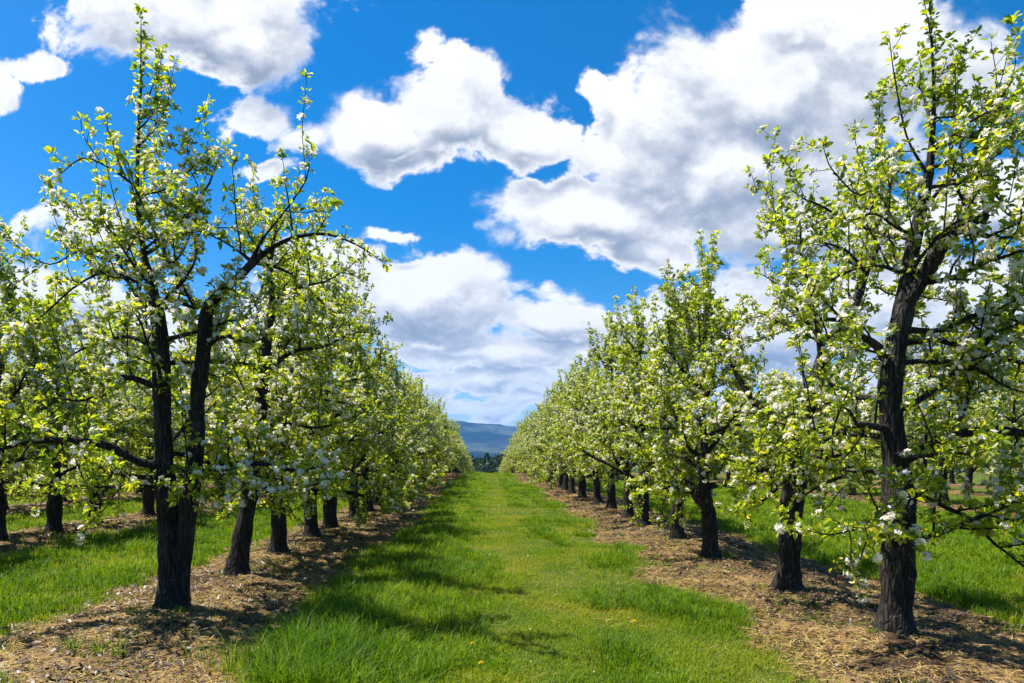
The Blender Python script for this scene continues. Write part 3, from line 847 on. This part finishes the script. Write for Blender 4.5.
# ---- grown kinds for the rest of the rows
KINDS = [generic_tree(101, 4.7, 1.95, (.05, .0), r0=.135), generic_tree(102, 4.35, 1.85, (-.06, .04), r0=.125),
         generic_tree(103, 4.85, 1.9, (.07, -.05), r0=.14), generic_tree(104, 4.25, 2.0, (.02, .08), r0=.13),
         generic_tree(105, 4.6, 1.85, (-.04, -.06), r0=.12, nlimb=16), generic_tree(106, 4.35, 1.95, (.08, .02), r0=.13),
         generic_tree(107, 4.6, 2.0, (-.07, .10), r0=.12, nlimb=17), generic_tree(108, 4.1, 1.8, (.03, -.10), r0=.11, nlimb=16)]
PROTO = []
for T in KINDS:
    pr = Proto(T, .42, (5, 9), 1.06); PROTO.append(pr); print('spurs', pr.n, len(T.limbs))

ORD = ['first', 'second', 'third', 'fourth', 'fifth', 'sixth', 'seventh', 'eighth', 'ninth', 'tenth', 'eleventh', 'twelfth', 'thirteenth', 'fourteenth']
rr = random.Random(4)
def row(x0, ys, side, first_ord, group, labels, n_near):
    for i, y in enumerate(ys):
        x = x0 + rr.uniform(-.10, .10)
        k = rr.randrange(len(PROTO))
        s = rr.uniform(.96, 1.05) * (1 - .10 * float(sstep(25, 60, y)))
        if y == 10.25: s *= .9
        lab, grp = labels(i, first_ord + i, y)
        place_tree(PROTO[k], (x, y, float(gz(x, y)) - .02), rr.choice([0, math.pi]) + rr.uniform(-.3, .3), (s, s, s * rr.uniform(.93, 1.07)), lab, grp, i < n_near)

def main_labels(side, group):
    def f(i, o, y):
        if o < len(ORD):
            return f'{ORD[o]} tree of the {side} row along the grass path', group
        if y < 75:
            return f'one of the trees far along the {side} row, its stubby trunk lost among others', f'far trees of the {side} row'
        return f'small tree at the far end of the {side} row where the path dips away', f'trees at the far end of the {side} row'
    return f
def side_labels(side, x0, ordinal, nlab):
    seen = []
    def f(i, o, y):
        px = VX + FPX * x0 / y
        if not 0 < px < 1024:
            return f'tree of the {ordinal} row {side} of the path, its trunk cut off by the edge', f'cut-off trees of the {ordinal} row {side} of the path'
        seen.append(y)
        k = len(seen) - 1
        if k < nlab:
            return f'tree of the {ordinal} row {side} of the path, {ORD[k]} trunk in from the {side} edge', f'trees of the {ordinal} row {side} of the path'
        return f'tree farther back in the {ordinal} row {side} of the path', f'farther trees of the {ordinal} row {side} of the path'
    return f
def seq(a, b, st): return list(np.arange(a, b, st))
def jit(ys): return [float(y) + rr.uniform(-.15, .15) for y in ys]
yl = [10.6, 12.6, 14.2, 16.3, 18.2, 20.4] + seq(22.8, 142, 2.4)
yr = [10.25, 12.4, 14.8, 16.8, 19.2] + seq(21.7, 142, 2.6)
row(ROWS_X['L1'], yl, 'left', 2, TREES_L, main_labels('left', TREES_L), 8)
row(ROWS_X['R1'], yr, 'right', 2, TREES_R, main_labels('right', TREES_R), 8)
row(ROWS_X['L2'], [9.7, 12.1, 13.4, 15.1] + seq(17.4, 62, 2.5), 'left', 0, '', side_labels('left', ROWS_X['L2'], 'second', 4), 4)
row(ROWS_X['L3'], jit(seq(16.5, 55, 2.6)), 'left', 0, '', side_labels('left', ROWS_X['L3'], 'third', 4), 0)
row(ROWS_X['L4'], jit(seq(22, 60, 2.7)), 'left', 0, '', side_labels('left', ROWS_X['L4'], 'fourth', 4), 0)
row(ROWS_X['R2'], jit(seq(15.5, 62, 2.6)), 'right', 0, '', side_labels('right', ROWS_X['R2'], 'second', 4), 0)
row(ROWS_X['R3'], jit(seq(22, 60, 2.7)), 'right', 0, '', side_labels('right', ROWS_X['R3'], 'third', 4), 0)
row(ROWS_X['R4'], jit(seq(28, 62, 2.8)), 'right', 0, '', side_labels('right', ROWS_X['R4'], 'fourth', 4), 0)

# ---- dandelions in the path
def dandelion(x, y, h, label):
    z = float(gz(x, y))
    root = empty('dandelion', (x, y, z)); tag(root, label, 'flower', 'dandelions in the grass path')
    tb = Tubes(); tb.add([(0, 0, -.01), (.004, .002, h * .5), (0, .006, h)], [.0022, .002, .0022], 6)
    V = np.concatenate(tb.V)
    link('stem', mesh_np('stem', V, [np.concatenate(tb.Q), np.concatenate(tb.T)], M['grass'], True), root)
    r = np.random.default_rng(int(1000 * y)); n = 110
    a = r.random(n) * 6.283; el = r.random(n) * 1.35
    d = np.stack([np.cos(a) * np.cos(el), np.sin(a) * np.cos(el), np.sin(el) * .6], 1)
    s = np.stack([-np.sin(a), np.cos(a), 0 * a], 1) * .0022
    L = (.016 + .006 * r.random(n))[:, None]
    b = np.array([0, .006, h])
    V = np.stack([b - s * .4 + 0 * d, b + s * .4 + 0 * d, b + d * L + s, b + d * L - s], 1).reshape(-1, 3)
    i = np.arange(n) * 4
    link('flower_head', mesh_np('flower_head', V, [np.stack([i, i + 1, i + 2, i + 3], 1)], M['yellow']), root)
dandelion(-.10, 5.36, .13, 'yellow dandelion near the bottom edge of the grass path')
dandelion(1.32, 6.02, .14, 'yellow dandelion beside a grass tuft right of the path centre')
dandelion(-.03, 5.02, .07, 'lowest small yellow dandelion, just under a larger one in the path')
# ------------------------------------------------------------------ the dark wood beyond the orchard, and the hills
def far_wood():
    r = np.random.default_rng(77)
    Vs, Ts, off = [], [], 0
    N = 230
    X = r.uniform(-330, 330, N); Yd = r.uniform(195, 260, N)
    X[:40] = np.linspace(-16, 20, 40); Yd[:40] = r.uniform(190, 225, 40)
    for x, y in zip(X, Yd):
        z0 = float(profile(y)); h = r.uniform(9.5, 12.2); w = h * r.uniform(.26, .38)
        n = 420
        f = r.random(n) ** .8
        rad = w * np.where(f < .22, f / .22, ((1 - f) / .78) ** .62) * (.55 + .45 * r.random(n)) * (1 + .35 * np.sin(f * 19 + x))
        a = r.random(n) * 6.283
        c = np.stack([x + rad * np.cos(a), y + rad * np.sin(a), z0 + .6 + f * (h - .6)], 1)
        o1 = unit(r.normal(0, 1, (n, 3))); o2 = unit(np.cross(o1, r.normal(0, 1, (n, 3))))
        s = (.28 + .35 * r.random(n))[:, None]
        V = np.stack([c - o1 * s, c + o1 * s * .8 + o2 * s * .4, c + o2 * s], 1).reshape(-1, 3)
        i = np.arange(n) * 3 + off
        Ts.append(np.stack([i, i + 1, i + 2], 1)); Vs.append(V); off += len(V)
    me = mesh_np('distant_wood', np.concatenate(Vs), Ts, M['wood_far'])
    tag(link('distant_wood', me), kind='stuff')
far_wood()

def hill_z(X, Y):
    def ridge(y0, h, wid, ox, sc):
        crest = h * (.72 + .55 * (fbm(X * sc + ox, X * 0 + ox, 4) - .5) * 2 * .8)
        k = np.exp(-((Y - y0 - 220 * (vnoise(X * .0016 + ox, X * 0 + 3) - .5)) / wid) ** 2)
        return crest * k
    z = ridge(2350, 85, 330, 3.1, .0012)
    z = np.maximum(z, ridge(3900, 355, 800, 8.7, .0006))
    gull = fbm(X * .0042 + 3, Y * .0026, 4) - .5
    return -16 + z * (1 + .6 * gull)
hx = np.arange(-4600, 4601, 40.0); hy = np.arange(1500, 5000, 40.0)
tag(link('hills', grid_mesh('hills', hx, hy, hill_z, M['hill'])), kind='structure')

def haze():
    lo, hi = -18.0, 380.0
    x0, x1, y0, y1 = -5200, 5200, -420, 6000
    V = [(x, y, z) for z in (lo, hi) for y in (y0, y1) for x in (x0, x1)]
    F = np.array([(0, 2, 3, 1), (4, 5, 7, 6), (0, 1, 5, 4), (2, 6, 7, 3), (0, 4, 6, 2), (1, 3, 7, 5)])
    m, k = new_mat('haze')
    vp = k.n('ShaderNodeVolumePrincipled'); vp.inputs['Color'].default_value = (.17, .47, 1, 1)
    vp.inputs['Density'].default_value = HAZE; vp.inputs['Anisotropy'].default_value = .1
    out = k.n('ShaderNodeOutputMaterial'); k.l(vp.outputs[0], out.inputs['Volume'])
    tag(link('haze', mesh_np('haze', V, [F], m)), kind='stuff')
HAZE = 1.25e-4
if HAZE: haze()
# ------------------------------------------------------------------ camera and view
cam = bpy.data.cameras.new('camera'); cam.sensor_width = 36; cam.lens = 36 * FPX / 1024
cam.shift_x = (512 - VX) / 1024; cam.shift_y = (VY - 341.5) / 1024
cam.clip_end = 20000; cam.clip_start = .05
co = bpy.data.objects.new('camera', cam); col.objects.link(co)
co.location = (0, 0, H_CAM); co.rotation_euler = (R(90), 0, 0)
scene.camera = co
scene.view_settings.view_transform = 'Standard'; scene.view_settings.look = 'None'
scene.view_settings.exposure = 1.5; scene.view_settings.gamma = 1
scene.render.film_transparent = False
scene.cycles.max_bounces = 8; scene.cycles.diffuse_bounces = 5; scene.cycles.transmission_bounces = 5
scene.cycles.volume_bounces = 0; scene.cycles.use_adaptive_sampling = True
scene.cycles.use_denoising = True
